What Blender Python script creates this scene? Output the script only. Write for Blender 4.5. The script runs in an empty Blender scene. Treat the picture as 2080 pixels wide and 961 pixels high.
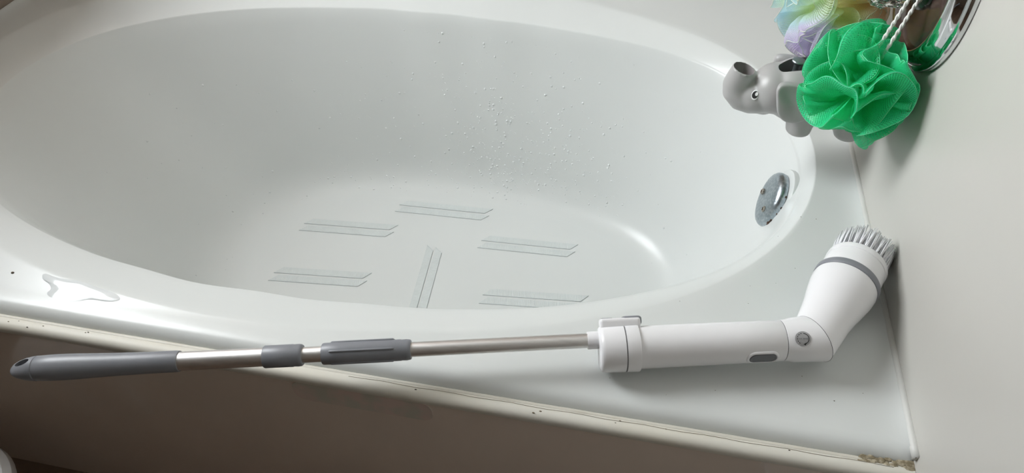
import bpy, bmesh, math, random
from mathutils import Vector, Matrix, Quaternion
PI = math.pi
SC = bpy.context.scene
COL = SC.collection

# ------------------------------------------------------------------ camera, world, light, exposure
CAM_POS = (-0.3011, -0.3999, 0.6469)
RX = Vector((0.97922, 0.20145, -0.02324))      # image right
RY = Vector((0.12637, -0.69585, -0.70698))     # image down
RZ = Vector((-0.15859, 0.68935, -0.70685))     # forward
cam_d = bpy.data.cameras.new('camera'); cam = bpy.data.objects.new('camera', cam_d); COL.objects.link(cam)
cam_d.sensor_fit = 'HORIZONTAL'; cam_d.sensor_width = 36.0; cam_d.lens = 36.0 * 1443.2 / 2080.0
cam_d.clip_start = 0.01; cam_d.clip_end = 50
m3 = Matrix((RX, -RY, -RZ)).transposed()
cam.matrix_world = Matrix.Translation(CAM_POS) @ m3.to_4x4()
SC.camera = cam

world = bpy.data.worlds.new('world'); SC.world = world; world.use_nodes = True
bg = world.node_tree.nodes['Background']; bg.inputs[0].default_value = (0.75, 0.85, 1.0, 1); bg.inputs[1].default_value = 0.5

WINDOW_STRENGTH = 18.8
SC.view_settings.view_transform = 'Standard'; SC.view_settings.look = 'None'
SC.view_settings.gamma = 1.0; SC.view_settings.use_curve_mapping = False
SC.view_settings.exposure = 0.0
SC.cycles.transparent_max_bounces = 32
SC.cycles.max_bounces = 12; SC.cycles.diffuse_bounces = 8; SC.cycles.transmission_bounces = 8; SC.cycles.glossy_bounces = 6

# ------------------------------------------------------------------ materials
MATS = {}
def mat(name, color=(.8, .8, .8), rough=.4, metal=0., spec=.5, noise=None, bump=None, emit=None, trans=0., ior=1.5, coat=0., sss=0.):
    m = bpy.data.materials.new(name); m.use_nodes = True
    nt = m.node_tree; b = nt.nodes['Principled BSDF']
    b.inputs['Base Color'].default_value = (*color, 1); b.inputs['Roughness'].default_value = rough
    b.inputs['Metallic'].default_value = metal; b.inputs['Specular IOR Level'].default_value = spec
    b.inputs['Transmission Weight'].default_value = trans; b.inputs['IOR'].default_value = ior
    b.inputs['Coat Weight'].default_value = coat; b.inputs['Coat Roughness'].default_value = .05
    if emit: b.inputs['Emission Color'].default_value = (*emit[0], 1); b.inputs['Emission Strength'].default_value = emit[1]
    if noise or bump:
        tc = nt.nodes.new('ShaderNodeTexCoord')
    if noise:                                   # (colour2, scale, lo, hi[, stretch])
        mp = nt.nodes.new('ShaderNodeMapping'); nt.links.new(tc.outputs['Object'], mp.inputs[0])
        if len(noise) > 4: mp.inputs['Scale'].default_value = noise[4]
        n = nt.nodes.new('ShaderNodeTexNoise'); n.inputs['Scale'].default_value = noise[1]; n.inputs['Detail'].default_value = 5
        nt.links.new(mp.outputs[0], n.inputs['Vector'])
        r = nt.nodes.new('ShaderNodeMapRange'); r.inputs[1].default_value = noise[2]; r.inputs[2].default_value = noise[3]
        nt.links.new(n.outputs[0], r.inputs[0])
        mx = nt.nodes.new('ShaderNodeMix'); mx.data_type = 'RGBA'
        mx.inputs[6].default_value = (*color, 1); mx.inputs[7].default_value = (*noise[0], 1)
        nt.links.new(r.outputs[0], mx.inputs[0]); nt.links.new(mx.outputs[2], b.inputs['Base Color'])
    if bump:                                    # (scale, strength, distance)
        n2 = nt.nodes.new('ShaderNodeTexNoise'); n2.inputs['Scale'].default_value = bump[0]; n2.inputs['Detail'].default_value = 3
        nt.links.new(tc.outputs['Object'], n2.inputs['Vector'])
        bp = nt.nodes.new('ShaderNodeBump'); bp.inputs['Strength'].default_value = bump[1]; bp.inputs['Distance'].default_value = bump[2]
        nt.links.new(n2.outputs[0], bp.inputs['Height']); nt.links.new(bp.outputs[0], b.inputs['Normal'])
    MATS[name] = m
    return m

mat('tub_white', (.665, .69, .68), .27, spec=.38, noise=((.64, .665, .655), 3.0, .35, .7), bump=(5, .05, .004))
mat('wall_panel', (.525, .515, .48), .36, noise=((.505, .495, .46), 4, .35, .7), bump=(60, .04, .002))
mat('ceiling_paint', (.36, .35, .33), .8, noise=((.33, .32, .30), 6, .4, .7))
mat('brown_wall', (.27, .215, .175), .6, noise=((.23, .185, .15), 5, .4, .7))
mat('floor_wood', (.20, .135, .095), .35, noise=((.13, .085, .06), 9, .3, .7, (1, .12, 1)))
mat('joint_dark', (.05, .035, .028), .7, noise=((.03, .02, .015), 30, .4, .6))
mat('apron_taupe', (.70, .615, .54), .07, noise=((.65, .57, .50), 5, .35, .7), bump=(9, .05, .003))
mat('reflection_tint', (.66, .55, .50), .25, noise=((.55, .55, .48), 40, .4, .6))
mat('trim_cream', (.66, .645, .58), .55, noise=((.64, .61, .52), 25, .45, .75, (.25, 1, 1)))
mat('caulk', (.62, .60, .53), .5, noise=((.50, .46, .38), 60, .55, .8, (.35, 1, 1)), bump=(120, .2, .002))
mat('caulk_white', (.60, .605, .58), .4, noise=((.54, .53, .48), 40, .5, .8, (1, .3, 1)), bump=(120, .15, .002))
mat('mould', (.20, .165, .10), .8, noise=((.42, .37, .27), 220, .42, .62))
mat('crack_dirt', (.16, .13, .09), .8, noise=((.25, .2, .14), 80, .4, .6))
mat('chrome', (.72, .74, .75), .06, 1.0, noise=((.60, .62, .63), 40, .5, .7))
mat('chrome_worn', (.36, .42, .46), .30, 1.0, noise=((.50, .55, .58), 260, .45, .62), bump=(350, .25, .0008))
mat('rust', (.10, .045, .02), .8, noise=((.03, .02, .015), 300, .4, .6))
mat('rust_stain', (.62, .47, .26), .35, noise=((.75, .68, .52), 200, .4, .6))
mat('screw_steel', (.55, .53, .48), .35, 1.0, noise=((.25, .2, .15), 900, .45, .6))
mat('plate_reflection', (.105, .062, .055), .16, .55, noise=((.085, .05, .045), 30, .4, .6))
mat('plate_dark', (.04, .045, .04), .2, .3, noise=((.03, .03, .03), 40, .4, .6))
mat('acrylic', (.97, .99, .98), .03, trans=1.0, ior=1.49, noise=((.93, .96, .95), 60, .4, .6))
mat('rope', (.82, .83, .80), .7, noise=((.70, .71, .68), 900, .4, .6), bump=(900, .4, .001))
mat('grey_plastic', (.225, .235, .258), .40, noise=((.21, .22, .242), 40, .4, .6), bump=(700, .05, .0005))
mat('aluminium', (.90, .89, .88), .42, 1.0, noise=((.76, .75, .74), 40, .3, .7, (.05, 4, 4)))
mat('white_plastic', (.80, .80, .815), .26, noise=((.785, .785, .80), 20, .4, .6))
mat('groove_dark', (.10, .10, .11), .6, noise=((.14, .14, .15), 60, .4, .6))
mat('button_grey', (.115, .12, .13), .3, noise=((.10, .105, .115), 60, .4, .6))
mat('bristle_white', (.84, .85, .87), .45, noise=((.78, .79, .82), 200, .4, .6))
mat('sticker_grey', (.37, .37, .375), .45, noise=((.34, .34, .345), 300, .4, .6))
mat('ink_black', (.012, .012, .012), .5, noise=((.02, .02, .02), 300, .4, .6))
mat('ink_faded', (.16, .165, .17), .5, noise=((.24, .24, .245), 900, .4, .6))
mat('elephant_grey', (.42, .415, .41), .36, noise=((.40, .395, .39), 30, .4, .6))
mat('elephant_inside', (.26, .24, .24), .45, noise=((.23, .21, .21), 30, .4, .6))
mat('eye_white', (.82, .83, .83), .3, noise=((.80, .81, .81), 60, .4, .6))
mat('knob_metal', (.46, .51, .53), .38, 1.0, noise=((.40, .45, .47), 60, .4, .6))
mat('strip_white', (.62, .66, .655), .24, noise=((.60, .64, .635), 60, .4, .6))
mat('strip_shade', (.40, .44, .46), .4, noise=((.45, .49, .50), 60, .35, .65))
mat('droplet', (.86, .88, .88), .04, trans=.25, ior=1.33, noise=((.82, .85, .85), 60, .4, .6))
mat('water_film', (.70, .73, .735), .10, spec=.22, noise=((.67, .70, .705), 30, .4, .6))
mat('dirt', (.07, .06, .05), .8, noise=((.16, .12, .07), 90, .4, .6))
mat('pale_plastic', (.62, .61, .60), .35, noise=((.58, .57, .56), 20, .4, .6))
mat('window_frame', (.75, .74, .71), .4, noise=((.70, .69, .66), 20, .4, .6))
mat('window_glass', (.8, .85, .9), .3, emit=((.93, .97, 1.0), WINDOW_STRENGTH), noise=((.75, .8, .85), 20, .4, .6))

# ribbed anti-slip strips: fine ridges as relief
def ribbed(m):
    nt = m.node_tree; b = nt.nodes['Principled BSDF']
    tc = nt.nodes.new('ShaderNodeTexCoord'); w = nt.nodes.new('ShaderNodeTexWave'); w.bands_direction = 'X'
    w.inputs['Scale'].default_value = 110.0
    nt.links.new(tc.outputs['UV'], w.inputs['Vector'])
    bp = nt.nodes.new('ShaderNodeBump'); bp.inputs['Strength'].default_value = .3; bp.inputs['Distance'].default_value = .001
    nt.links.new(w.outputs['Fac'], bp.inputs['Height']); nt.links.new(bp.outputs[0], b.inputs['Normal'])
ribbed(MATS['strip_white'])

def net_material(name, stops, pitch=.0019, width=.20, rainbow=False, fill=.10):
    m = bpy.data.materials.new(name); m.use_nodes = True; nt = m.node_tree; N = nt.nodes; L = nt.links
    for n in list(N): N.remove(n)
    out = N.new('ShaderNodeOutputMaterial'); uv = N.new('ShaderNodeUVMap'); sp = N.new('ShaderNodeSeparateXYZ'); L.new(uv.outputs[0], sp.inputs[0])
    def mth(op, a, b=None):
        n = N.new('ShaderNodeMath'); n.operation = op
        for i, v in enumerate((a, b)):
            if v is None: continue
            if isinstance(v, (int, float)): n.inputs[i].default_value = v
            else: L.new(v, n.inputs[i])
        return n.outputs[0]
    u = mth('DIVIDE', sp.outputs[0], pitch); v = mth('DIVIDE', sp.outputs[1], pitch * 1.7)
    a = mth('ABSOLUTE', mth('SUBTRACT', mth('FRACT', mth('ADD', u, v)), .5))
    b = mth('ABSOLUTE', mth('SUBTRACT', mth('FRACT', mth('SUBTRACT', u, v)), .5))
    thr = mth('GREATER_THAN', mth('MAXIMUM', a, b), .5 - width)
    fac = mth('MAXIMUM', thr, fill)
    if rainbow:
        tc = N.new('ShaderNodeTexCoord'); mp = N.new('ShaderNodeMapping'); L.new(tc.outputs['Object'], mp.inputs[0])
        nz = N.new('ShaderNodeTexNoise'); nz.inputs['Scale'].default_value = 18; L.new(tc.outputs['Object'], nz.inputs['Vector'])
        sx = N.new('ShaderNodeSeparateXYZ'); L.new(mp.outputs[0], sx.inputs[0])
        up = mth('MULTIPLY', mth('ADD', sx.outputs[1], sx.outputs[2]), .7)
        t = mth('ADD', mth('ADD', mth('MULTIPLY', sx.outputs[0], 5.0), mth('MULTIPLY', up, 3.2)), .545)
        t = mth('ADD', t, mth('MULTIPLY', mth('SUBTRACT', nz.outputs[0], .5), .18))
        ma = N.new('ShaderNodeMapRange'); L.new(up, ma.inputs[0]); ma.inputs[1].default_value = -.032; ma.inputs[2].default_value = -.044
        mb = N.new('ShaderNodeMapRange'); L.new(sx.outputs[0], mb.inputs[0]); mb.inputs[1].default_value = .008; mb.inputs[2].default_value = -.012
        lil = mth('MULTIPLY', ma.outputs[0], mb.outputs[0])
    else:
        tc = N.new('ShaderNodeTexCoord'); nz = N.new('ShaderNodeTexNoise'); nz.inputs['Scale'].default_value = 25
        L.new(tc.outputs['Object'], nz.inputs['Vector']); t = nz.outputs[0]
    cr = N.new('ShaderNodeValToRGB'); els = cr.color_ramp.elements
    els[0].position = stops[0][0]; els[0].color = (*stops[0][1], 1); els[1].position = stops[-1][0]; els[1].color = (*stops[-1][1], 1)
    for p_, c in stops[1:-1]:
        e = els.new(p_); e.color = (*c, 1)
    L.new(t, cr.inputs[0]); colr = cr.outputs[0]
    if rainbow:
        mc = N.new('ShaderNodeMix'); mc.data_type = 'RGBA'; L.new(lil, mc.inputs[0]); L.new(cr.outputs[0], mc.inputs[6]); mc.inputs[7].default_value = (.80, .70, .92, 1); colr = mc.outputs[2]
    pb = N.new('ShaderNodeBsdfPrincipled'); pb.inputs['Roughness'].default_value = .38; L.new(colr, pb.inputs['Base Color'])
    tl = N.new('ShaderNodeBsdfTranslucent'); L.new(colr, tl.inputs[0])
    ms = N.new('ShaderNodeMixShader'); ms.inputs[0].default_value = .42; L.new(pb.outputs[0], ms.inputs[1]); L.new(tl.outputs[0], ms.inputs[2])
    tp = N.new('ShaderNodeBsdfTransparent'); mx = N.new('ShaderNodeMixShader')
    L.new(fac, mx.inputs[0]); L.new(tp.outputs[0], mx.inputs[1]); L.new(ms.outputs[0], mx.inputs[2]); L.new(mx.outputs[0], out.inputs[0])
    MATS[name] = m
net_material('net_green', [(.3, (.03, .74, .33)), (.7, (.08, .86, .46))], width=.17, fill=.15)
net_material('net_rainbow', [(.0, (.66, .87, .97)), (.25, (.68, .88, .97)), (.33, (.80, .93, .80)), (.44, (.84, .96, .60)), (.62, (.95, .93, .62)), (.78, (.92, .74, .54)), (1., (.84, .62, .46))], rainbow=True, width=.15, fill=.12)

mat('net_green_edge', (.10, .66, .33), .4, noise=((.14, .72, .40), 60, .4, .6))
mat('net_rainbow_edge', (.72, .80, .72), .4, noise=((.80, .82, .66), 30, .4, .6))

# ------------------------------------------------------------------ mesh helpers (all coordinates in metres, world space)
OFF = {}
def W(o): return OFF.get(o.name, Vector((0, 0, 0)))
def thing(name, loc, label, cat, group=None):
    o = bpy.data.objects.new(name, None); COL.objects.link(o); o.location = loc; o.empty_display_size = .02
    o['label'] = label; o['category'] = cat
    if group: o['group'] = group
    OFF[o.name] = Vector(loc); return o
def tag(o, label=None, cat=None, group=None, kind=None):
    for k, v in (('label', label), ('category', cat), ('group', group), ('kind', kind)):
        if v: o[k] = v
    return o
def obj(name, verts, faces, material, parent=None, smooth=True, uvs=None, origin=None, angle=None):
    off = W(parent) if parent else Vector(origin or (0, 0, 0))
    me = bpy.data.meshes.new(name); me.from_pydata([tuple(Vector(v) - off) for v in verts], [], faces)
    if smooth:
        me.polygons.foreach_set('use_smooth', [True] * len(me.polygons))
        if angle: me.set_sharp_from_angle(angle=angle)
    if uvs:
        l = me.uv_layers.new(name='UVMap')
        for lp in me.loops: l.data[lp.index].uv = uvs[lp.vertex_index]
    me.materials.append(MATS[material] if isinstance(material, str) else material)
    me.update()
    o = bpy.data.objects.new(name, me); COL.objects.link(o)
    if parent: o.parent = parent
    else: o.location = off
    OFF[o.name] = off
    return o
def fixn(o):
    bm = bmesh.new(); bm.from_mesh(o.data); bmesh.ops.recalc_face_normals(bm, faces=bm.faces); bm.to_mesh(o.data); bm.free(); return o
def frame(axis, up=None):
    a = Vector(axis).normalized(); u = Vector(up or (0, 0, 1))
    if abs(a.dot(u)) > .98: u = Vector((0, 1, 0))
    s = a.cross(u).normalized(); return a, s, s.cross(a).normalized()
def lathe_vf(o0, axis, prof, seg=40, up=None, cap=(True, True), sx=1., sy=1.):
    a, s, t = frame(axis, up); o0 = Vector(o0); V = []; F = []
    for (d, r) in prof:
        for i in range(seg):
            w = 2 * PI * i / seg
            V.append(o0 + a * d + s * (r * sx * math.cos(w)) + t * (r * sy * math.sin(w)))
    n = len(prof)
    for k in range(n - 1):
        for i in range(seg):
            j = (i + 1) % seg
            F.append((k * seg + i, k * seg + j, (k + 1) * seg + j, (k + 1) * seg + i))
    if cap[0]: F.append(tuple(reversed(range(seg))))
    if cap[1]: F.append(tuple((n - 1) * seg + i for i in range(seg)))
    return V, F
def lathe(name, o0, axis, prof, material, parent=None, seg=40, up=None, cap=(True, True), sx=1., sy=1., angle=.6, origin=None):
    V, F = lathe_vf(o0, axis, prof, seg, up, cap, sx, sy)
    return fixn(obj(name, V, F, material, parent, angle=angle, origin=origin))
def tube_vf(pts, rad, seg=12, cap=True):
    pts = [Vector(q) for q in pts]; V = []; F = []
    if isinstance(rad, (int, float)): rad = [rad] * len(pts)
    s = None
    for k, q in enumerate(pts):
        d = (pts[min(k + 1, len(pts) - 1)] - pts[max(k - 1, 0)]).normalized()
        if s is None: _, s, t = frame(d)
        s = (s - d * s.dot(d)).normalized(); t = d.cross(s)
        for i in range(seg):
            w = 2 * PI * i / seg; V.append(q + s * (rad[k] * math.cos(w)) + t * (rad[k] * math.sin(w)))
    for k in range(len(pts) - 1):
        for i in range(seg):
            j = (i + 1) % seg; F.append((k * seg + i, k * seg + j, (k + 1) * seg + j, (k + 1) * seg + i))
    if cap: F.append(tuple(reversed(range(seg)))); F.append(tuple((len(pts) - 1) * seg + i for i in range(seg)))
    return V, F
def box_vf(x0, x1, y0, y1, z0, z1):
    V = [(x, y, z) for z in (z0, z1) for y in (y0, y1) for x in (x0, x1)]
    return V, [(0, 2, 3, 1), (4, 5, 7, 6), (0, 1, 5, 4), (2, 6, 7, 3), (0, 4, 6, 2), (1, 3, 7, 5)]
def bevel(o, w, seg=3):
    bm = bmesh.new(); bm.from_mesh(o.data); bmesh.ops.bevel(bm, geom=list(bm.edges), offset=w, segments=seg, affect='EDGES', profile=.6)
    bm.to_mesh(o.data); bm.free(); o.data.polygons.foreach_set('use_smooth', [True] * len(o.data.polygons)); o.data.set_sharp_from_angle(angle=.7); return o
def box(name, x0, x1, y0, y1, z0, z1, material, parent=None, bv=0, origin=None, kind=None):
    V, F = box_vf(x0, x1, y0, y1, z0, z1)
    o = obj(name, V, F, material, parent, smooth=False, origin=origin)
    if bv: bevel(o, bv)
    if kind: o['kind'] = kind
    return o
def join(parts):
    V = []; F = []
    for v, f in parts:
        n = len(V); V += list(v); F += [tuple(i + n for i in q) for q in f]
    return V, F
def evaluated(o, mods):
    for typ, kw in mods:
        md = o.modifiers.new(typ.lower(), typ)
        for k, v in kw.items(): setattr(md, k, v)
    dg = bpy.context.evaluated_depsgraph_get(); dg.update()
    me = bpy.data.meshes.new_from_object(o.evaluated_get(dg)); o.modifiers.clear(); old = o.data; o.data = me
    me.name = o.name; bpy.data.meshes.remove(old); return o
def kill(o): me = o.data; bpy.data.objects.remove(o); bpy.data.meshes.remove(me)

# ------------------------------------------------------------------ the room
XL, YB, YF, ZF, ZC = -1.55, 0.965, -1.55, -0.41, 1.95
# floor boards run along the tub end direction, each one its own board
fl = box('floor', XL, 0, YF, 0.0, ZF - .06, ZF - .012, 'joint_dark', kind='structure')
bi = 0
for i in range(7):
    x1 = -.674 - .20 * 4 + .20 * i; x0 = x1 + .004; x1 = x1 + .20 - .0
    x0 = max(x0, XL); x1 = min(x1, -.0005)
    if x1 - x0 < .01: continue
    cut = -.20 - (.55 if i % 2 else 0)
    for (a, b) in ((YF, cut - .002), (cut + .002, -.001)):
        box('floor_board', x0, x1, a, b, ZF - .012, ZF, 'floor_wood', fl, bv=.001); bi += 1
box('wall_right', 0, .06, YF, YB, ZF, ZC, 'wall_panel', kind='structure')
box('wall_back', XL - .06, .06, YB, YB + .06, ZF, ZC, 'brown_wall', kind='structure')
box('wall_front', XL - .06, .06, YF - .06, YF, ZF, ZC, 'brown_wall', kind='structure')
box('ceiling', XL - .06, .06, YF - .06, YB + .06, ZC, ZC + .05, 'ceiling_paint', kind='structure')
# left wall with the window opening
WY0, WY1, WZ0, WZ1 = .12, .93, .52, 1.85
WT = .38                                                  # reveal made deep to keep window light off the tub's left end
V, F = join([box_vf(XL - WT, XL, YF, WY0, ZF, ZC), box_vf(XL - WT, XL, WY1, YB, ZF, ZC), box_vf(XL - WT, XL, WY0, WY1, ZF, WZ0), box_vf(XL - WT, XL, WY0, WY1, WZ1, ZC)])
tag(obj('wall_left', V, F, 'brown_wall', smooth=False), kind='structure')
wf = obj('window_1', *join([box_vf(XL - WT, XL - WT + .05, WY0, WY0 + .03, WZ0, WZ1), box_vf(XL - WT, XL - WT + .05, WY1 - .03, WY1, WZ0, WZ1),
        box_vf(XL - WT, XL - WT + .05, WY0 + .03, WY1 - .03, WZ0, WZ0 + .03), box_vf(XL - WT, XL - WT + .05, WY0 + .03, WY1 - .03, WZ1 - .03, WZ1)]), 'window_frame', smooth=False)
wf['kind'] = 'structure'
box('window_pane', XL - WT + .015, XL - WT + .025, WY0 + .03, WY1 - .03, WZ0 + .03, WZ1 - .03, 'window_glass', wf)

# ------------------------------------------------------------------ the bathtub
tub = thing('bathtub', (-.775, .48, ZF), 'glossy white oval bathtub built in between the walls', 'bathtub')
CX, CY = -.75, .47
OUT = [(-.0475, .47), (-.053, .432), (-.065, .371), (-.091, .306), (-.143, .238), (-.198, .187), (-.303, .129), (-.398, .092), (-.55, .06), (-.722, .043), (-.85, .046), (-.921, .054), (-1.015, .068), (-1.097, .092),
       (-1.25, .16), (-1.38, .27), (-1.46, .39), (-1.487, .50), (-1.484, .572), (-1.428, .715), (-1.32, .80), (-1.15, .86), (-.95, .893), (-.75, .905), (-.6, .9), (-.45, .884), (-.352, .845), (-.272, .812), (-.195, .767), (-.145, .722), (-.09, .63), (-.057, .54)]
INN = [(-.064, .47), (-.071, .40), (-.098, .33), (-.155, .263), (-.231, .208), (-.298, .178), (-.364, .15), (-.432, .133), (-.511, .118), (-.61, .11), (-.75, .105), (-.914, .114), (-1.042, .136), (-1.12, .159), (-1.189, .187),
       (-1.29, .25), (-1.37, .35), (-1.41, .46), (-1.40, .56), (-1.356, .647), (-1.263, .721), (-1.125, .785), (-1.009, .812), (-.91, .827), (-.759, .834), (-.608, .826), (-.462, .809), (-.368, .79), (-.234, .748), (-.165, .702), (-.10, .62), (-.07, .54)]
FLR = (-.645, .462, .445, .25)                                 # floor ellipse centre and half axes
ZFL = -.36; ZIN = -.024
def polar(pts):
    q = sorted((math.atan2(y - CY, x - CX) % (2 * PI), math.hypot(x - CX, y - CY)) for x, y in pts)
    q = [(q[-1][0] - 2 * PI, q[-1][1])] + q + [(q[0][0] + 2 * PI, q[0][1])]
    n = 720; tab = []
    for i in range(n):
        w = 2 * PI * i / n
        for k in range(len(q) - 1):
            if q[k][0] <= w <= q[k + 1][0]:
                f = (w - q[k][0]) / max(1e-9, q[k + 1][0] - q[k][0]); tab.append(q[k][1] * (1 - f) + q[k + 1][1] * f); break
    g = [math.exp(-(j / 9.0) ** 2 / 2) for j in range(-27, 28)]; s = sum(g)
    sm = [sum(g[j + 27] * tab[(i + j) % n] for j in range(-27, 28)) / s for i in range(n)]
    def f(w):
        a = (w % (2 * PI)) / (2 * PI) * n; i = int(a); r = a - i; return sm[i % n] * (1 - r) + sm[(i + 1) % n] * r
    return f
r_out = polar(OUT); r_in = polar(INN)
def p_out(w): r = r_out(w); return Vector((CX + r * math.cos(w), CY + r * math.sin(w), 0))
def p_in(w): r = r_in(w); return Vector((CX + r * math.cos(w), CY + r * math.sin(w), ZIN))
def p_flr(w):
    # same compass angle, taken around the floor's own centre
    c, s = math.cos(w), math.sin(w); n = 2.3
    k = (abs(c / FLR[2]) ** n + abs(s / FLR[3]) ** n) ** (-1 / n)
    return Vector((FLR[0] + k * c, FLR[1] + k * s, ZFL))
def interior(w):
    """profile of the basin wall at compass angle w, from rim crease to floor"""
    I = p_in(w); Q = p_flr(w); inw = Vector((FLR[0], FLR[1], 0)) - Vector((Q.x, Q.y, 0)); inw.normalize()
    rin = Vector((CX - I.x, CY - I.y, 0)).normalized()
    d = Q - I
    pts = [I, I + rin * .0018 + Vector((0, 0, -.0009)), I + rin * .0030 + Vector((0, 0, -.0030)), I + rin * .0034 + d * .025]
    S = I + rin * .0034
    d = Q - S
    T0 = S + d * .84; E = Q + inw * .055
    for t in (.08, .14, .22, .3, .38, .46, .54, .62, .70, .77): pts.append(S + d * t)
    for t in (0, .12, .25, .38, .5, .62, .75, .88, 1.0): pts.append(T0 * (1 - t) ** 2 + Q * (2 * t * (1 - t)) + E * t * t)
    return pts
def rect_pt(w, inset):
    x0, x1, y0, y1 = XL + inset + .0006, -inset - .0006, inset, YB - inset - .0006
    c, s = math.cos(w), math.sin(w); k = 1e9
    if c > 1e-9: k = min(k, (x1 - CX) / c)
    if c < -1e-9: k = min(k, (x0 - CX) / c)
    if s > 1e-9: k = min(k, (y1 - CY) / s)
    if s < -1e-9: k = min(k, (y0 - CY) / s)
    return Vector((CX + k * c, CY + k * s, 0))
ang = [2 * PI * i / 240 for i in range(240)] + [math.atan2(y - CY, x - CX) % (2 * PI) for x in (XL, 0) for y in (0, YB)]
ang = sorted(ang); NA = len(ang)
rings = []
# edge: (inset, z at the front side, z at the wall sides)
EDGE = [(.0, -.030, -.02), (.0, -.0135, .006), (.0010, -.0100, .0062), (.003, -.0064, .0058), (.006, -.0030, .0045), (.010, -.0005, .0028), (.015, .0007, .0015), (.022, .0009, .0005), (.03, .0003, 0), (.036, 0, 0)]
front_a = (math.atan2(-CY, XL - CX) % (2 * PI), math.atan2(-CY, -CX) % (2 * PI))
for ins, zf, zw in EDGE:
    R_ = []
    for w in ang:
        q = rect_pt(w, 0); isf = front_a[0] - 1e-6 <= w <= front_a[1] + 1e-6
        # keep edge rings from crossing the oval: shrink inset where the deck is narrow
        q2 = rect_pt(w, ins); q2.z = zf if isf else zw
        R_.append(q2)
    rings.append(R_)
for t in (.35, .7, .93):
    R_ = []
    for i, w in enumerate(ang):
        a = rings[len(EDGE) - 1][i]; b = p_out(w); q = a.lerp(b, t); q.z = 0; R_.append(q)
    rings.append(R_)
for t, z in ((0, 0), (.06, -.0006), (.14, -.002), (.35, -.0065), (.6, -.0125), (.85, -.019), (.95, -.0222)):
    R_ = []
    for w in ang:
        q = p_out(w).lerp(p_in(w), t); q.z = z; R_.append(q)
    rings.append(R_)
ints = [interior(w) for w in ang]
for k in range(len(ints[0])): rings.append([ints[i][k] for i in range(NA)])
last = rings[-1]; cen = Vector((FLR[0], FLR[1], ZFL))
for t in (.25, .5, .75, .95): rings.append([v.lerp(cen, t) for v in last])
V = [v for r in rings for v in r] + [cen]; F = []
for k in range(len(rings) - 1):
    for i in range(NA):
        j = (i + 1) % NA; F.append((k * NA + i, k * NA + j, (k + 1) * NA + j, (k + 1) * NA + i))
for i in range(NA): F.append(((len(rings) - 1) * NA + i, (len(rings) - 1) * NA + (i + 1) % NA, len(V) - 1))
basin = fixn(obj('basin', V, F, 'tub_white', tub))

# apron, cream trim, caulk
apron = box('apron', XL, -.0005, -.016, -.002, ZF, -.012, 'apron_taupe', tub, bv=.002)
trim_prof = [(-.0035, -.0075), (-.0055, -.0062), (-.0115, -.0060), (-.0155, -.0072), (-.0185, -.011), (-.0185, -.017), (-.016, -.021), (-.0035, -.021)]
def bar_x(prof, x0, x1, n=1):
    V = []; F = []; m = len(prof)
    for k in range(n + 1):
        x = x0 + (x1 - x0) * k / n
        V += [(x, y, z) for y, z in prof]
    for k in range(n):
        for i in range(m):
            j = (i + 1) % m; F.append((k * m + i, k * m + j, (k + 1) * m + j, (k + 1) * m + i))
    F.append(tuple(range(m))); F.append(tuple(n * m + i for i in range(m)))
    return V, F
fixn(obj('apron_trim', *bar_x(trim_prof, XL, -.0005), 'trim_cream', tub, angle=.9))
rnd = random.Random(4)
def bead(p0, p1, r, n, mat_, name, wob=.25, seg=8):
    p0 = Vector(p0); p1 = Vector(p1); pts = []; rad = []
    for k in range(n + 1):
        pts.append(p0.lerp(p1, k / n)); rad.append(r * (1 + wob * (rnd.random() - .5)))
    return fixn(obj(name, *tube_vf(pts, rad, seg), mat_, tub))
bead((XL, -.0026, -.0100), (-.002, -.0026, -.0100), .0036, 160, 'caulk', 'caulk_bead', .08)
bead((-.0008, .001, .0035), (-.0008, YB, .0035), .0048, 90, 'caulk_white', 'caulk_bead', .08, 14)
# hairline dirt crack between caulk and trim
pts = [(x / 100, -.0062 + .0006 * math.sin(x * .9), -.0060) for x in range(-58, 0, 2)]
obj('dirt_line', *tube_vf(pts, .00022, 5), 'crack_dirt', tub)
# mould in the front right corner
parts = []
for k in range(60):
    f = rnd.random() ** 1.6; x = -.003 - .05 * f; y = -.0015 + (rnd.random() - .55) * .007; s = .0014 + .0022 * rnd.random() * (1 - f)
    parts.append(lathe_vf((x, y, -.0065), (0, 0, 1), [(-.0012, s), (s * .10, s * .85), (s * .16, s * .4)], 7, sx=1.9))
for k in range(16):
    f = rnd.random() ** 1.5; s = .0008 + .001 * rnd.random()
    parts.append(lathe_vf((-.0022 - .001 * rnd.random(), .002 + .03 * f, .0045), (-.5, 0, 1), [(0, s), (s * .5, s * .8), (s * .9, s * .2)], 7))
tag(obj('mould_patch', *join(parts), 'mould', tub), 'brown mould in the caulk of the front corner', kind='stuff')
# reflection in the apron, painted as a rounded patch right below the trim
def rrect(cx, cz, hx, hz, r, n=6):
    o = []
    for k, (sx, sz) in enumerate(((1, 1), (-1, 1), (-1, -1), (1, -1))):
        for i in range(n + 1):
            w = PI / 2 * k + PI / 2 * i / n
            o.append((cx + sx * (hx - r) + r * math.cos(w), cz + sz * (hz - r) + r * math.sin(w)))
    return o
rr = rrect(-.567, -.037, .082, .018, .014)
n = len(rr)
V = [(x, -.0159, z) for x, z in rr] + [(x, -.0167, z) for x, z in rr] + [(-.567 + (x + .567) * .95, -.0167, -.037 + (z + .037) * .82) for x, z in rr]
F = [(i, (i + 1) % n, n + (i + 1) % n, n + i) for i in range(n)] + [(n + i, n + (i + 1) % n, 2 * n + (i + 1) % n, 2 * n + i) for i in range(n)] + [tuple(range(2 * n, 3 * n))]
tag(fixn(obj('reflection_patch', V, F, 'reflection_tint', tub, angle=.5)), 'rounded reflection painted on the apron')

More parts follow.
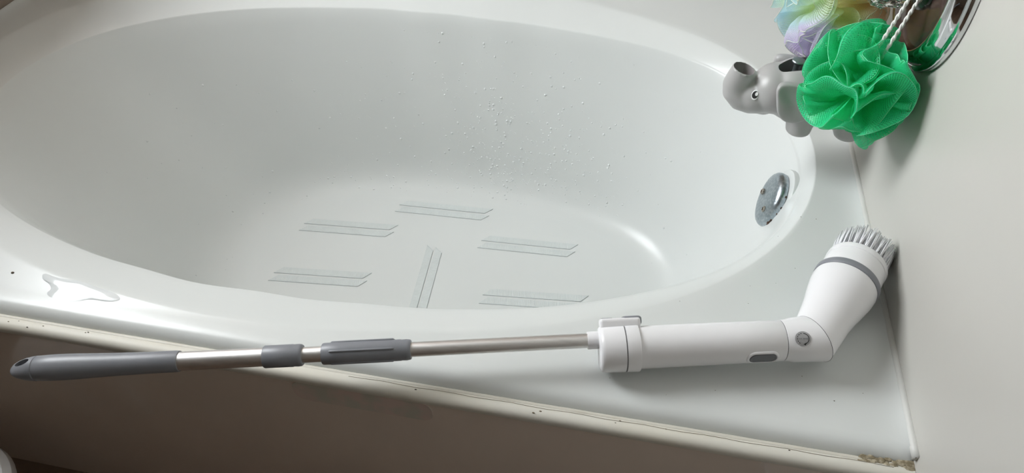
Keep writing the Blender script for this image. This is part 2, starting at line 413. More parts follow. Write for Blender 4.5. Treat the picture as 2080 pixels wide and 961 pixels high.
# overflow plate
ON = Vector((-.965, 0.02, .26)).normalized(); OC = Vector((-.0965, .449, -.074)); OU = Vector((.37, 0, .93)).normalized()
ov = lathe('overflow_plate', OC, ON, [(-.005, .037), (-.005, .0415), (.000, .0424), (.0035, .0415), (.0070, .0384), (.0090, .0330), (.0098, .025), (.0100, .0)], 'chrome_worn', tub, 48, cap=(True, False))
a_, s_, t_ = frame(ON)
lathe('overflow_boss', OC - ON * .006 + OU * .0075 + Vector((0, -.005, 0)), ON, [(-.03, .0480), (-.001, .0475), (.0005, .0468), (.001, .045), (.001, .02)], 'tub_white', ov, 48)
for sg in (1, -1):
    c = OC + s_ * (.019 * sg)
    c = OC + (Vector((0, 1, 0)) * .020 * sg) - OU * .006 + ON * .0088
    sc = lathe('screw', c, ON, [(0, .0048), (.0018, .0046), (.0028, .003), (.003, 0)], 'screw_steel', ov, 20, cap=(True, False))
    V1, F1 = box_vf(-.0028, .0028, -.0005, .0005, -.0006, .00035); V2, F2 = box_vf(-.0005, .0005, -.0028, .0028, -.0006, .00035)
    M = Matrix((s_, t_, a_)).transposed().to_4x4(); M.translation = c + ON * .0028
    Vj, Fj = join([(V1, F1), (V2, F2)]); obj('screw_slot', [M @ Vector(v) for v in Vj], Fj, 'rust', sc, smooth=False)
parts = []
for k in range(26):
    w = math.radians(-22 + 75 * rnd.random() ** 1.5)     # lower front rim of the plate
    dirv = Vector((0, -1, 0)) * math.cos(w) + OU * math.sin(w)
    c = OC + dirv * (.0430 + .0008 * (rnd.random() - .5)) + ON * (-.003 + .004 * rnd.random()); s = .0010 + .0018 * rnd.random() * (1.2 if w < 0 else .7)
    parts.append(lathe_vf(c - dirv * .0006, dirv * .6 + ON * .6, [(0, s), (s * .3, s * .8), (s * .45, s * .2)], 7))
q0 = OC - ON * .0105 + Vector((0, -.046, 0)) - OU * .010
obj('rust_streak', *tube_vf([q0, q0 + Vector((0, -.006, 0)) - OU * .006, q0 + Vector((0, -.011, 0)) - OU * .014], [.0011, .0009, .0003], 6), 'rust_stain', ov)
tag(obj('rust_patch', *join(parts), 'rust', ov), 'brown rust along the lower rim')

# anti-slip strips on the basin floor
def strip(p0, p1, width, name='antislip_strip', side=1):
    p0 = Vector((*p0, 0)); p1 = Vector((*p1, 0)); d = (p1 - p0).normalized(); nrm = Vector((-d.y, d.x, 0)) * side; L = (p1 - p0).length
    z0, z1 = ZFL + .0001, ZFL + .0008
    sl = width * .95
    A = [(0, 0), (L - sl * 0, 0), (L + sl, width), (sl * 1.0, width)]
    V = []; uv = []
    for z in (z0, z1):
        for (u, v) in A:
            q = p0 + d * u + nrm * v; V.append((q.x, q.y, z)); uv.append((u, v))
    F = [(4, 5, 6, 7), (0, 1, 5, 4), (1, 2, 6, 5), (2, 3, 7, 6), (3, 0, 4, 7)]
    o = obj(name, V, F, 'strip_white', tub, smooth=False, uvs=uv); fixn(o)
    # edge shade painted as a thin outline: near edge and end
    pts = [p0 + Vector((0, 0, z1)), p1 + Vector((0, 0, z1)), p0 + d * (L + sl) + nrm * width + Vector((0, 0, z1))]
    obj('edge_shade', *tube_vf(pts, .00030, 5), 'strip_shade', o)
    return o
def pair(p0, p1, w=.0155, gap=.0205, side=1):
    d = (Vector(p1) - Vector(p0)).normalized(); nr = Vector((-d.y, d.x)) * side
    strip(p0, p1, w, side=side); strip(Vector(p0) + nr * gap + d * .004, Vector(p1) + nr * gap + d * .004, w, side=side)
pair((-.783, .611), (-.600, .617)); pair((-.959, .5216), (-.779, .535)); pair((-.588, .539), (-.411, .5462)); pair((-.961, .3824), (-.787, .399)); pair((-.552, .401), (-.372, .418))
pair((-.640, .330), (-.654, .512), .0145, .0180)

# ------------------------------------------------------------------ the scrubbing brush lying along the front ledge
P_tip = Vector((-.9119, -.0908, .037)); P_end = Vector((-.3275, .0589, .0345))
ax = (P_end - P_tip).normalized(); LP = (P_end - P_tip).length
br = thing('scrub_brush', (-.30, .06, 0), 'white and grey electric scrubbing brush with long metal pole, lying on the front ledge', 'scrub brush')
def at(d): return P_tip + ax * d
def dist_x(x): return (x - P_tip.x) / ax.x
dH = dist_x(-.7434); dC1, dC1b = dist_x(-.658), dist_x(-.6187); dC2, dC2b = dist_x(-.5989), dist_x(-.5089)
# grip with a tapered, pierced end
prof = [(0, .0015), (.0006, .0042), (.003, .0075), (.008, .0103), (.015, .0122), (.021, .0129), (.026, .0132), (.0268, .0126), (.0276, .0131), (.045, .0137), (.065, .0135), (.085, .0127), (.11, .0119), (.14, .0114), (dH - .003, .0113), (dH, .0108), (dH, .0098)]
grip = lathe('grip', at(0), ax, prof, 'grey_plastic', br, 48)
for v in grip.data.vertices:                           # flatten the pierced end a little
    w = v.co + W(grip); d = (w - P_tip).dot(ax)
    if d < .024:
        k = 1 - .35 * (1 - d / .024); c = P_tip + ax * d; h = Vector((0, .12, .99)); h = (h - ax * h.dot(ax)).normalized(); rel = w - c
        v.co -= h * rel.dot(h) * (1 - k)
h = Vector((0, .12, .99)); h = (h - ax * h.dot(ax)).normalized()
Vc, Fc = lathe_vf(at(.0145) - h * .03, h, [(0, .0042), (.06, .0042)], 24, up=ax, sx=1., sy=1.9)
cut = fixn(obj('cutter', Vc, Fc, 'groove_dark'))
cut.location = (0, 0, 0)
grip_local = grip
bpy.context.view_layer.update()
evaluated(grip, [('BOOLEAN', dict(object=cut, operation='DIFFERENCE', solver='EXACT'))]); kill(cut)
grip.data.polygons.foreach_set('use_smooth', [True] * len(grip.data.polygons)); grip.data.set_sharp_from_angle(angle=.7)
lathe('pole_tube', at(dH - .004), ax, [(0, .0099), (dC1 - dH + .006, .0099)], 'aluminium', br, 40)
lathe('pole_tube', at(dC1b - .004), ax, [(0, .0083), (dC2 - dC1b + .008, .0083)], 'aluminium', br, 40)
lathe('pole_tube', at(dC2b - .004), ax, [(0, .0078), (LP - dC2b + .006, .0078)], 'aluminium', br, 40)
lathe('pole_collar', at(dC1), ax, [(0, .0101), (0, .0113), (.001, .0119), (.030, .0119), (.031, .0116), (.0365, .0118), (.039, .0114), (.0402, .0105), (.0402, .009)], 'grey_plastic', br, 44)
c2 = lathe('lock_grip', at(dC2), ax, [(0, .0086), (0, .0108), (.0012, .0115), (.02, .0117), (.082, .0113), (.083, .0110), (.088, .0112), (dC2b - dC2 - .001, .0106), (dC2b - dC2, .0098), (dC2b - dC2, .008)], 'grey_plastic', br, 44)
for k, (wy, wz) in enumerate(((-.45, .89), (-.98, -.2), (.75, .66))):
    q = Vector((0, wy, wz)); q = (q - ax * q.dot(ax)).normalized()
    pts = [at(dC2 + .008) + q * .0108] + [at(dC2 + .010 + .064 * i / 6) + q * .0116 for i in range(7)] + [at(dC2 + .0765) + q * .0106]
    obj('grip_rib', *tube_vf(pts, [.0006] + [.0013] * 7 + [.0006], 8), 'grey_plastic', c2)
# adapter box, housing, elbow, head
B0 = Vector((-.3156, .0547, .0275)); E0 = Vector((-.0945, .1072, .0315)); bx = (E0 - B0).normalized()
lathe('pole_socket', P_end - ax * .001, ax, [(0, .0082), (0, .0091), (.001, .0094), (.016, .0094)], 'white_plastic', br, 36)
BL = .0435
adapter = lathe('battery_cap', B0, bx, [(0, .012), (0, .019), (.0012, .0226), (.003, .0240), (.006, .0247), (.0265, .0251), (.0268, .0243), (.0278, .0243), (.0281, .0252), (.0405, .0254), (.0418, .0250), (.0422, .0225)], 'white_plastic', br, 56)
lathe('cap_seam', B0 + bx * .0270, bx, [(0, .0240), (0, .02475), (.0006, .02475), (.0006, .0240)], 'groove_dark', adapter, 56, cap=(False, False))
# step notch of the seam on the visible side
_, s1, t1 = frame(bx)
# latch on the far side
lq = Vector((0, .80, .60)); lq = (lq - bx * lq.dot(bx)).normalized(); lside = bx.cross(lq)
def slab(name, c, ex, ey, ez, hx, hy, hz, bv, m, par):
    V, F = box_vf(-hx, hx, -hy, hy, -hz, hz); M = Matrix((ex, ey, ez)).transposed().to_4x4()
    o = obj(name, V, F, m, None, smooth=False); bevel(o, bv, 4)
    off = W(par)
    for v in o.data.vertices: v.co = (M @ v.co) + Vector(c) - off
    o.parent = par; OFF[o.name] = off; return o
latch = slab('latch', B0 + bx * .024 + lq * .0255, bx, lside, lq, .0215, .0095, .0066, .0040, 'white_plastic', adapter)
slab('latch_button', B0 + bx * .0365 + lq * .0285, bx, lside, lq, .0105, .0082, .0052, .0045, 'grey_plastic', latch)
slab('latch_pin', B0 + bx * .0105 + lq * .0310, bx, lside, lq, .006, .0055, .0016, .0014, 'grey_plastic', latch)
dS = .193                                                # seam between housing and elbow
lathe('motor_housing', B0 + bx * .040, bx, [(0, .0228), (.002, .0226), (.05, .0224), (.10, .0220), (dS - .041, .0217), (dS - .040, .0212)], 'white_plastic', br, 56)
HT = Vector((-.0120, .2730, .0440)); hx_ = (HT - E0).normalized()
mn = (bx + hx_).normalized()                             # mitre plane normal at E0
def mitre_tube(o0, a, prof, seg, end):
    """lathe along a whose last (end=1) or first (end=0) ring lies in the mitre plane through E0"""
    V, F = lathe_vf(o0, a, prof, seg, up=(0, 0, 1), cap=(True, True)); n = len(prof)
    idx = range((n - 1) * seg, n * seg) if end else range(seg)
    for i in idx:
        q = V[i]; V[i] = q + a * ((E0 - q).dot(mn) / a.dot(mn))
    return V, F
EL = (E0 - (B0 + bx * dS)).length
V, F = mitre_tube(B0 + bx * dS, bx, [(0, .0210), (.0006, .0217), (.006, .0221), (.010, .0232), (EL, .0245)], 56, 1)
elbow = fixn(obj('elbow_joint', V, F, 'white_plastic', br, angle=.7))
lathe('elbow_seam', B0 + bx * (dS - .0008), bx, [(0, .0206), (0, .02135), (.0016, .02135), (.0016, .0206)], 'groove_dark', elbow, 56, cap=(False, False))
HL = .087
V, F = mitre_tube(E0, hx_, [(0, .0245), (.028, .0265), (.045, .0288), (.060, .0320), (.074, .0345), (HL - .004, .0352), (HL - .001, .0348), (HL, .0335)], 64, 0)
head = fixn(obj('head_shell', V, F, 'white_plastic', br, angle=.7))
# thin dark joint along the mitre
V, F = mitre_tube(E0, hx_, [(0, .0241), (.0006, .0250)], 64, 0)
ringv = [v for v in V[:64]]; cm = sum(ringv, Vector()) / 64
pts = [cm + (v - cm) * 1.012 for v in ringv]; pts.append(pts[0])
obj('mitre_seam', *tube_vf(pts, .00032, 6, cap=False), 'groove_dark', elbow)
lathe('accent_ring', E0 + hx_ * (HL - .001), hx_, [(0, .0335), (.0003, .0354), (.0015, .0360), (.0075, .0360), (.0085, .0354), (.0085, .032)], 'grey_plastic', br, 64)
dK = HL + .0075
lathe('brush_collar', E0 + hx_ * dK, hx_, [(0, .0335), (.002, .0338), (.020, .0332), (.022, .0328), (.0225, .0336), (.0275, .0338), (.030, .0330), (.0315, .0305), (.0315, .01)], 'white_plastic', br, 64)
# bristles
BB = E0 + hx_ * (dK + .030); _, bs, bt = frame(hx_)
parts = []; rb = random.Random(9)
for ringi, (rr_, cnt) in enumerate(((.004, 5), (.010, 10), (.016, 16), (.0215, 22), (.0262, 26), (.0290, 30))):
    for k in range(cnt):
        w = 2 * PI * (k + .5 * (ringi % 2)) / cnt
        for f in range(9):
            ra = rr_ + (rb.random() - .5) * .0022; wa = w + (rb.random() - .5) * .0016 / max(rr_, .004)
            b0 = BB + bs * (ra * math.cos(wa)) + bt * (ra * math.sin(wa))
            out = (bs * math.cos(w) + bt * math.sin(w))
            Lb = .036 - .007 * (rr_ / .029) ** 2 + (rb.random() - .5) * .006
            b1 = b0 + hx_ * Lb + out * (.06 * rr_ + .003 * (rb.random() - .5)) + bt * (.006 * (rb.random() - .5)) + bs * (.006 * (rb.random() - .5))
            for q in (b1,):
                q.x = min(q.x, -.0006); q.z = max(q.z, .0012)
            md = b0.lerp(b1, .55) + out * .0004
            parts.append(tube_vf([b0, md, b1], [.00075, .0007, .0005], 5))
tag(obj('bristles', *join(parts), 'bristle_white', br), 'white nylon bristles', kind='stuff')
# power button on the near side of the housing
bq = Vector((0, -.95, .02)); bq = (bq - bx * bq.dot(bx)).normalized(); bside = bx.cross(bq)
bc = B0 + bx * .168 + bq * .0210
def stadium(name, c, ex, ey, ez, hx, hy, prof, m, par):
    V = []; F = []; n = 32
    for (inset, z) in prof:
        for i in range(n):
            w = 2 * PI * i / n; cx = (hx - hy) * (1 if math.cos(w) >= 0 else -1); r = hy - inset
            V.append(Vector(c) + ex * (cx + r * math.cos(w)) + ey * (r * math.sin(w)) + ez * (z - .5 * (r * math.sin(w)) ** 2 / .022))
    for k in range(len(prof) - 1):
        for i in range(n): F.append((k * n + i, k * n + (i + 1) % n, (k + 1) * n + (i + 1) % n, (k + 1) * n + i))
    F.append(tuple((len(prof) - 1) * n + i for i in range(n)))
    return fixn(obj(name, V, F, m, par, angle=.8))
bz = stadium('button_bezel', bc, bx, bside, bq, .0175, .0095, [(0, -.003), (.0004, .0012), (.0012, .0020), (.0026, .0020), (.0034, .0012)], 'white_plastic', br)
stadium('power_button', bc, bx, bside, bq, .0143, .0064, [(0, .0), (.0003, .0019), (.0012, .0022), (.0022, .0017), (.0034, .0016)], 'button_grey', br)
# round sticker on the elbow
sq = Vector((-.08, -.58, .80)); sq = (sq - bx * sq.dot(bx)).normalized(); sy_ = bx.cross(sq)
SCN = B0 + bx * .2075
def on_elbow(u, v, lift):                                # u along the axis, v around
    r = .0232 + (.0245 - .0232) * max(0, min(1, (.2075 + u - dS - .010) / (EL - .010))) + lift
    a = v / .0245
    return SCN + bx * u + (sq * math.cos(a) + sy_ * math.sin(a)) * r
def patch(name, poly, lift, m, par):
    V = [on_elbow(u, v, lift) for u, v in poly]; cu = sum(q[0] for q in poly) / len(poly); cv = sum(q[1] for q in poly) / len(poly)
    V.append(on_elbow(cu, cv, lift)); n = len(poly)
    return obj(name, V, [(i, (i + 1) % n, n) for i in range(n)], m, par, smooth=True)
RS = .0080
stk_v = [on_elbow(0, 0, .0003)]; stk_f = []
for k in range(1, 5):
    for i in range(32): stk_v.append(on_elbow(RS * k / 4 * math.cos(2 * PI * i / 32), RS * k / 4 * math.sin(2 * PI * i / 32), .0003))
for i in range(32): stk_f.append((0, 1 + i, 1 + (i + 1) % 32))
for k in range(3):
    for i in range(32): a = 1 + k * 32; stk_f.append((a + i, a + 32 + i, a + 32 + (i + 1) % 32, a + (i + 1) % 32))
stick = fixn(obj('rotation_sticker', stk_v, stk_f, 'sticker_grey', elbow))
def arc(a0, a1, r0, r1, n=10):
    V = []; F = []
    for i in range(n + 1):
        w = math.radians(a0 + (a1 - a0) * i / n)
        for r in (r0, r1): V.append(on_elbow(r * math.cos(w), r * math.sin(w), .00055))
    for i in range(n): F.append((2 * i, 2 * i + 1, 2 * i + 3, 2 * i + 2))
    return V, F
# v grows away from or towards the viewer: sgn keeps 'up' pointing up in the photo
sgn = 1 if (sy_.dot(Vector((0, .7, .7))) > 0) else -1
def A(a0, a1): return (a0 * sgn, a1 * sgn)
parts = [arc(*A(82, -72), .0054, .0061, 20)]
for a0 in (98, 123, 148, 172, 197, 222): parts.append(arc(*A(a0, a0 + 13), .0054, .0061, 3))
parts.append(([on_elbow(.0030, sgn * -.0040, .00055), on_elbow(.0022, sgn * -.0071, .00055), on_elbow(-.0002, sgn * -.0060, .00055)], [(0, 1, 2)]))
obj('rotation_arrow', *join(parts), 'ink_black', stick)
parts = []
for k, (u, hgt, dn) in enumerate(((-.0040, .0011, 0), (-.0029, .0009, 0), (-.0018, .0010, 0), (.0006, .0010, 0), (.0015, .0008, 0), (.0025, .0008, 0), (.0034, .0007, .0004), (.0043, .0008, .0007))):
    q = [(u - .00035, -dn), (u + .00035, -dn), (u + .00035, hgt), (u - .00035, hgt)]
    parts.append(([on_elbow(a, sgn * (b - .0004), .00052) for a, b in q], [(0, 1, 2, 3)]))
obj('sticker_lettering', *join(parts), 'ink_faded', stick)

# ------------------------------------------------------------------ grey elephant spout cover
el = thing('elephant_spout_cover', (-.07, .46, .055), 'grey rubber elephant spout cover with raised trunk, sticking out from the right wall', 'spout cover')
EY = .46
def ellipsoid(c, r, rot=None, n=20, m=12):
    V = []; F = []
    for k in range(m + 1):
        th = PI * k / m
        for i in range(n):
            w = 2 * PI * i / n; v = Vector((r[0] * math.sin(th) * math.cos(w), r[1] * math.sin(th) * math.sin(w), r[2] * math.cos(th)))
            if rot: v = rot @ v
            V.append(v + Vector(c))
    for k in range(m):
        for i in range(n): F.append((k * n + i, (k + 1) * n + i, (k + 1) * n + (i + 1) % n, k * n + (i + 1) % n))
    return V, F
ry = lambda a: Matrix.Rotation(math.radians(a), 3, 'Y')
parts = [ellipsoid((-.055, EY, .106), (.075, .043, .042), None, 40, 24), ellipsoid((-.02, EY, .106), (.05, .044, .043), None, 40, 24),
         ellipsoid((-.100, EY, .111), (.050, .044, .043), None, 40, 24),
         ellipsoid((-.134, EY, .110), (.031, .037, .033), None, 40, 24), ellipsoid((-.155, EY, .099), (.029, .030, .025), None, 40, 24)]
# trunk: forward, then curling up
tp = [(-.152, .100), (-.163, .097), (-.174, .098), (-.1805, .104), (-.1825, .113), (-.181, .122), (-.1785, .130), (-.177, .1355)]
parts.append(tube_vf([(x, EY, z) for x, z in tp], [.027, .026, .0235, .021, .0190, .0172, .0166, .0172], 40))
# chin / mouth
parts.append(ellipsoid((-.143, EY, .080), (.016, .016, .009)))
# legs: stubby, at the sides below
for x in (-.094, -.033):
    for s in (1, -1):
        parts.append(lathe_vf((x, EY + s * .026, .098), (-.04, 0, -1), [(0, .018), (.016, .0172), (.029, .0170), (.034, .0160), (.036, .0125)], 20))
V, F = join(parts)
ebody = obj('body', V, F, 'elephant_grey', el)
evaluated(ebody, [('REMESH', dict(mode='VOXEL', voxel_size=.0017)), ('SMOOTH', dict(factor=.6, iterations=16))])
c1 = fixn(obj('cutter', *lathe_vf((-.180, EY, .118), Vector((.12, 0, 1)), [(0, .006), (.006, .0115), (.012, .0132), (.017, .0142), (.03, .0155)], 40), 'elephant_inside'))
slot = []
for i in range(36):
    w = 2 * PI * i / 36; c, sn = math.cos(w), math.sin(w)
    slot.append((-.105 + .0315 * abs(c) ** .8 * (1 if c > 0 else -1), -.002 + .0150 * abs(sn) ** .8 * (1 if sn > 0 else -1)))
V = [(x, EY + y, .118) for x, y in slot] + [(x, EY + y, .19) for x, y in slot]; n = len(slot)
c2_ = fixn(obj('cutter', V, [tuple(range(n)), tuple(range(n, 2 * n))] + [(i, (i + 1) % n, n + (i + 1) % n, n + i) for i in range(n)], 'elephant_inside'))
bpy.context.view_layer.update()
ebody.data.materials.append(MATS['elephant_inside'])
evaluated(ebody, [('BOOLEAN', dict(object=c1, operation='DIFFERENCE', solver='EXACT')), ('BOOLEAN', dict(object=c2_, operation='DIFFERENCE', solver='EXACT'))])
kill(c1); kill(c2_)
ebody.data.polygons.foreach_set('use_smooth', [True] * len(ebody.data.polygons)); ebody.data.set_sharp_from_angle(angle=.8)
from mathutils.bvhtree import BVHTree
eb = BVHTree.FromPolygons([v.co + W(ebody) for v in ebody.data.vertices], [tuple(p.vertices) for p in ebody.data.polygons])
# ears: thick rounded flaps on both flanks
for s in (-1, 1):
    out2 = [(-.128, .143), (-.120, .147), (-.104, .145), (-.088, .143), (-.079, .132), (-.078, .112), (-.082, .094), (-.092, .083), (-.106, .080), (-.117, .087), (-.124, .101), (-.127, .120), (-.130, .134)]
    n = len(out2); V = []
    for dy, k in ((-.014, 1.0), (.0, 1.0), (.0022, .95), (.0030, .84), (.0030, .5)):
        cx = sum(q[0] for q in out2) / n; cz = sum(q[1] for q in out2) / n
        for x, z in out2: 
            base = .0432 - .35 * max(0, z - .118) 
            V.append((cx - .009 + (x - cx) * k, EY + s * (base + .0035 + dy), cz + .0005 + (z - cz) * k * .80))
    F = [(r * n + i, r * n + (i + 1) % n, (r + 1) * n + (i + 1) % n, (r + 1) * n + i) for r in range(4) for i in range(n)] + [tuple(range(n)), tuple(range(4 * n, 5 * n))]
    ear = fixn(obj('ear', V, F, 'elephant_grey', el)); evaluated(ear, [('SUBSURF', dict(levels=2))]); ear.data.polygons.foreach_set('use_smooth', [True] * len(ear.data.polygons))
    # eye on the flank of the head
    hit = eb.ray_cast(Vector((-.1600, EY + s * .09, .1125)), Vector((0, -s, 0)))
    ec, nd = hit[0], hit[1]
    if nd.y * s < 0: nd = -nd
    ec = ec - nd * .0004
    eye = lathe('eye', ec, nd, [(-.002, .0060), (.0004, .0060), (.0008, .0052), (.0010, 0)], 'eye_white', el, 28, cap=(True, False), up=(0, 0, 1), sx=.80, sy=1.15)
    lathe('pupil', ec + nd * .0005 + Vector((-.0003, 0, 0)), nd, [(0, .0048), (.0006, .0047), (.0008, 0)], 'ink_black', eye, 24, cap=(True, False), sx=.80, sy=1.05)
    lathe('eye_glint', ec + nd * .0012 + Vector((.0016, 0, .0014)), nd, [(0, .0024), (.0005, .0023), (.0006, 0)], 'eye_white', eye, 20, cap=(True, False), sx=.8, sy=1.1)

# diverter knob standing in the slot
dv = thing('tub_spout', (-.114, EY, .113), 'metal tub spout inside the elephant cover, only its diverter knob showing', 'spout')
lathe('spout_top', (-.102, EY, .1125), (0, 0, 1), [(0, .010), (.006, .0098), (.0072, .0080)], 'knob_metal', dv, 30, sx=2.4)
lathe('diverter_stem', (-.115, EY, .1185), (.05, 0, 1), [(0, .0072), (.002, .0070), (.003, .0045), (.012, .0040), (.032, .0048)], 'knob_metal', dv, 26)
lathe('diverter_knob', (-.1135, EY, .1485), (.05, 0, 1), [(0, .004), (.0015, .0075), (.003, .0086), (.0048, .0087), (.0058, .008), (.0063, 0)], 'knob_metal', dv, 34, cap=(True, False))

# ------------------------------------------------------------------ faucet plate with clear knob on the right wall
fp = thing('shower_faucet', (0, .425, .302), 'round chrome faucet plate with painted brown reflection and clear fluted knob, on the right wall', 'faucet')
FC = Vector((-.0005, .424, .302)); nx = Vector((-1, 0, 0))
lathe('plate_rim', FC, nx, [(0, .113), (.004, .1135), (.007, .112), (.0085, .109), (.0085, .1065), (.0105, .1055), (.0155, .1035), (.019, .0995), (.0205, .0950), (.0205, .0915), (.0195, .0900), (.012, .0895)], 'chrome', fp, 96, cap=(False, False))
lathe('plate_face', FC + nx * .0125, nx, [(0, .0905), (.0025, .080), (.0035, .05), (.004, .02)], 'plate_reflection', fp, 72)  # chrome face, the brown room it mirrors put into its colour
lathe('plate_boss', FC + nx * .013, nx, [(0, .048), (.006, .047), (.010, .043), (.012, .03)], 'plate_dark', fp, 48)
# crystal knob: fluted, hollow looking, on a stem
KC = Vector((-.018, .428, .2765))
V = []; F = []; seg = 72; prof = [(.012, .022), (.013, .0255), (.030, .0245), (.036, .0268), (.042, .0245), (.047, .0235), (.049, .018), (.0495, .008)]
for k, (d, r) in enumerate(prof):
    for i in range(seg):
        w = 2 * PI * i / seg; rr_ = r * (1 + (.022 * math.cos(w * 18) if 1 <= k <= 2 else .04 * math.cos(w * 9) if 3 <= k <= 5 else 0))
        V.append(KC + nx * d + Vector((0, rr_ * math.cos(w), rr_ * math.sin(w))))
for k in range(len(prof) - 1):
    for i in range(seg): j = (i + 1) % seg; F.append((k * seg + i, k * seg + j, (k + 1) * seg + j, (k + 1) * seg + i))
F += [tuple(range(seg)), tuple((len(prof) - 1) * seg + i for i in range(seg))]
kn = tag(fixn(obj('knob', V, F, 'acrylic', fp, angle=.35)), 'clear fluted acrylic knob')
lathe('knob_stem', KC + nx * .0, nx, [(0, .010), (.02, .010)], 'chrome', kn, 24)
lathe('knob_cap', KC + nx * .0497, nx, [(0, .007), (.001, .0068), (.0015, .005)], 'chrome', kn, 24)

# ------------------------------------------------------------------ bath puffs
def puff(root, center, R, seed, n_ruf, mname, xlim, amp=.42):
    rg = random.Random(seed); C = Vector(center)
    ga = PI * (3 - 5 ** .5)
    for k in range(n_ruf):
        z = 1 - 2 * (k + .5) / n_ruf; rr_ = math.sqrt(1 - z * z); th = ga * k + rg.random()
        nrm = Vector((rr_ * math.cos(th), rr_ * math.sin(th), z)); a, e1, e2 = frame(nrm)
        nu = 140; m1 = rg.choice((2, 3, 3)); m2 = rg.choice((4, 5, 6)); p1, p2, p3 = (rg.random() * 6.28 for _ in range(3))
        l0 = .72 + .22 * rg.random(); A1 = amp * (.7 + .6 * rg.random()); A2 = .12 + .12 * rg.random(); m3 = rg.choice((15, 17, 19))
        prof = [(.12, 0.), (.36, -.07), (.60, -.125), (.80, -.125), (.93, -.085), (.985, -.04), (1.0, 0), (.985, .04), (.93, .085), (.80, .125), (.60, .125), (.36, .07)]
        V = []; F = []; UV = []
        for i in range(nu + 1):
            u = 2 * PI * i / nu
            lat = l0 + A1 * math.sin(m1 * u + p1) + A2 * math.sin(m2 * u + p2)
            u2 = u + .26 * math.sin(m2 * u + p3) + .14 * math.sin(m1 * u + p2)
            Ru = R * (.88 + .08 * math.sin(m1 * u + p3) + .07 * math.sin(2 * u + p1))
            for (r, dl) in prof:
                la = lat * (.55 + .45 * r) + .035 * r * math.sin(m3 * u + p3) + dl * (1.0 + .5 * math.sin(m2 * u + p1)) + .06 * math.sin(5 * r + p2)
                d = a * math.cos(la) + (e1 * math.cos(u2) + e2 * math.sin(u2)) * math.sin(la)
                q = C + d * (Ru * r)
                # the wall, or the faucet plate on it, flattens the back of the puff
                dp = max(0., min(1., (math.hypot(q.y - .424, q.z - .302) - .115) / .018)); xl = -.0245 + (xlim + .0245) * dp
                if q.x > xl - .02: q.x = xl - .02 + .02 * (1 - math.exp(-(q.x - xl + .02) / .02))
                V.append(q)
            for j, (r, dl) in enumerate(prof): UV.append((u * R * 1.15, r * R + (R if dl > 0 else 0)))
        m = len(prof)
        for i in range(nu):
            for j in range(m - 1): F.append((i * m + j, (i + 1) * m + j, (i + 1) * m + j + 1, i * m + j + 1))
        ro = obj('netting_ruffle', V, F, mname, root, uvs=UV)
        obj('ruffle_edge', *tube_vf([V[i * m + 6] for i in range(nu + 1)], .00045, 4, cap=False), mname + '_edge', ro)
GC = (-.056, .374, .178)
gp = thing('bath_puff', GC, 'bright green mesh bath puff hanging beside the grey elephant', 'bath puff', 'mesh bath puffs')
puff(gp, GC, .073, 11, 10, 'net_green', -.002)
RC = (-.086, .515, .206)
rp = thing('bath_puff', RC, 'pastel rainbow mesh bath puff hanging behind the green one', 'bath puff', 'mesh bath puffs')
puff(rp, RC, .078, 5, 8, 'net_rainbow', -.004)
# twisted white cord: two strands from the green puff up to the knob
def strand(p0, p1, r=.0020):
    p0 = Vector(p0); p1 = Vector(p1); d = (p1 - p0); a, s, t = frame(d); parts = []
    for ph in (0, PI):
        pts = []
        for i in range(61):
            w = d.length * i / 60 / .0075 * 2 * PI * .5 + ph
            pts.append(p0 + d * (i / 60) + s * (.00095 * math.cos(w)) + t * (.00095 * math.sin(w)))
        parts.append(tube_vf(pts, .00135, 7))
    return join(parts)
obj('hanging_cord', *strand((-.060, .366, .215), (-.030, .392, .305)), 'rope', gp)
obj('hanging_cord', *strand((-.052, .362, .215), (-.022, .388, .305)), 'rope', gp)
obj('hanging_cord', *strand((-.070, .47, .235), (-.026, .435, .300)), 'rope', rp)

# ------------------------------------------------------------------ small things: droplets, puddle, dirt, pale corner
rd = random.Random(21); parts = []
def drop(q, nrm, r): return lathe_vf(q - nrm * .0002, nrm, [(0, r), (r * .35, r * .86), (r * .55, r * .45), (r * .6, r * .08)], 8)
ico = []
def surf(w, t):
    pts = interior(w); n = len(pts); a = 3 + t * (n - 5); i = int(a); f = a - i
    q = pts[i].lerp(pts[i + 1], f); dw = .01; q2 = interior(w + dw)[i].lerp(interior(w + dw)[i + 1], f)
    nr = (pts[i + 1] - pts[i]).cross(q2 - q).normalized()
    if nr.dot(Vector((FLR[0], FLR[1], .2)) - q) < 0: nr = -nr
    return q, nr
for k in range(760):
    if k < 560: w = math.radians(rd.gauss(62, 20)); t = min(.95, max(.08, rd.gauss(.50, .20)))
    elif k < 690: w = math.radians(rd.uniform(60, 165)); t = rd.uniform(.2, .95)
    else: w = math.radians(rd.uniform(120, 260)); t = rd.uniform(.3, .98)
    q, nr = surf(w, t); parts.append(drop(q, nr, 0.0010 + .0016 * rd.random() ** 2))
tag(obj('water_droplets', *join(parts), 'droplet'), 'scattered tiny water droplets clinging to the basin wall', 'water', kind='stuff')
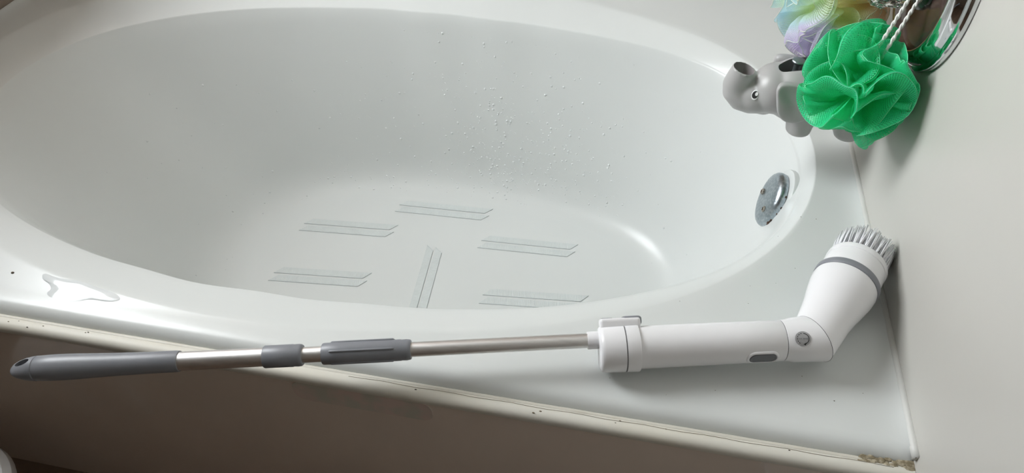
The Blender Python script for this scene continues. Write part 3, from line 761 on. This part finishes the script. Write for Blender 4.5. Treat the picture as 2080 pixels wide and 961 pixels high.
# wet patch on the front ledge, under the window's reflection
pud = [(-1.012, .064), (-.985, .058), (-.955, .060), (-.925, .053), (-.900, .050), (-.885, .041), (-.902, .035), (-.925, .036), (-.938, .028), (-.955, .024), (-.972, .027), (-.985, .033), (-.982, .041), (-.992, .049), (-1.005, .053)]
for _ in range(2):
    pud = [q for i in range(len(pud)) for q in ((pud[i][0] * .75 + pud[(i + 1) % len(pud)][0] * .25, pud[i][1] * .75 + pud[(i + 1) % len(pud)][1] * .25), (pud[i][0] * .25 + pud[(i + 1) % len(pud)][0] * .75, pud[i][1] * .25 + pud[(i + 1) % len(pud)][1] * .75))]
n = len(pud); cx = sum(q[0] for q in pud) / n; cy = sum(q[1] for q in pud) / n
V = [(x, y, .0001) for x, y in pud] + [(cx + (x - cx) * .96, cy + (y - cy) * .93, .0006) for x, y in pud] + [(cx + (x - cx) * .6, cy + (y - cy) * .6, .0008) for x, y in pud] + [(cx, cy, .0008)]
F = [(r * n + i, r * n + (i + 1) % n, (r + 1) * n + (i + 1) % n, (r + 1) * n + i) for r in range(2) for i in range(n)] + [(2 * n + i, 2 * n + (i + 1) % n, 3 * n) for i in range(n)]
pd = fixn(obj('water_puddle', V, F, 'water_film')); tag(pd, 'thin water puddle on the front ledge at the left', 'water')
# specks of dirt on ledge and wall
sp = [(-1.049, .056, .0022), (-.231, .161, .0006), (-.153, .172, .0006), (-.082, .334, .0009), (-.063, .333, .0009), (-.096, .239, .0007), (-.113, .292, .0007), (-.07, .055, .0009), (-.10, .08, .0007), (-.19, .045, .0007), (-.05, .28, .0006), (-.3, .04, .0006), (-.15, .2, .0005), (-.04, .07, .0006), (-.24, .03, .0006), (-.022, .38, .0008), (-.12, .21, .0005)]
parts = []
for x, y, s in sp:
    s *= .6 if s < .002 else .8
    parts.append(lathe_vf((x, y, .0001), (.1, .1, 1), [(0, s), (s * .5, s * .8), (s * .8, s * .2)], 6, sx=1.3))
for k in range(16):
    s = .0004 + .0004 * rd.random(); parts.append(lathe_vf((rd.uniform(-1.2, -.1), rd.uniform(-.014, -.006), -.0060), (0, 0, 1), [(0, s), (s * .6, s * .7), (s, s * .2)], 6, sx=2))
tag(obj('dirt_specks', *join(parts), 'dirt'), 'tiny dark dirt specks scattered on the white ledge', 'dirt', kind='stuff')
# pale rounded thing on the floor, only its edge enters the picture at the lower left
st = thing('low_stool', (-1.128, -.165, ZF), 'pale rounded plastic edge on the dark floor, lower left corner', 'stool')
lathe('stool_top', (-1.128, -.165, ZF + .165), (0, 0, 1), [(0, .085), (.004, .092), (.014, .096), (.024, .094), (.031, .086), (.034, .06), (.034, 0)], 'pale_plastic', st, 48, cap=(True, False))
for k in range(3):
    w = 2 * PI * k / 3 + .4; lathe('stool_leg', (-1.128 + .062 * math.cos(w), -.165 + .062 * math.sin(w), ZF), (0, 0, 1), [(0, .013), (.168, .017)], 'pale_plastic', st, 20)
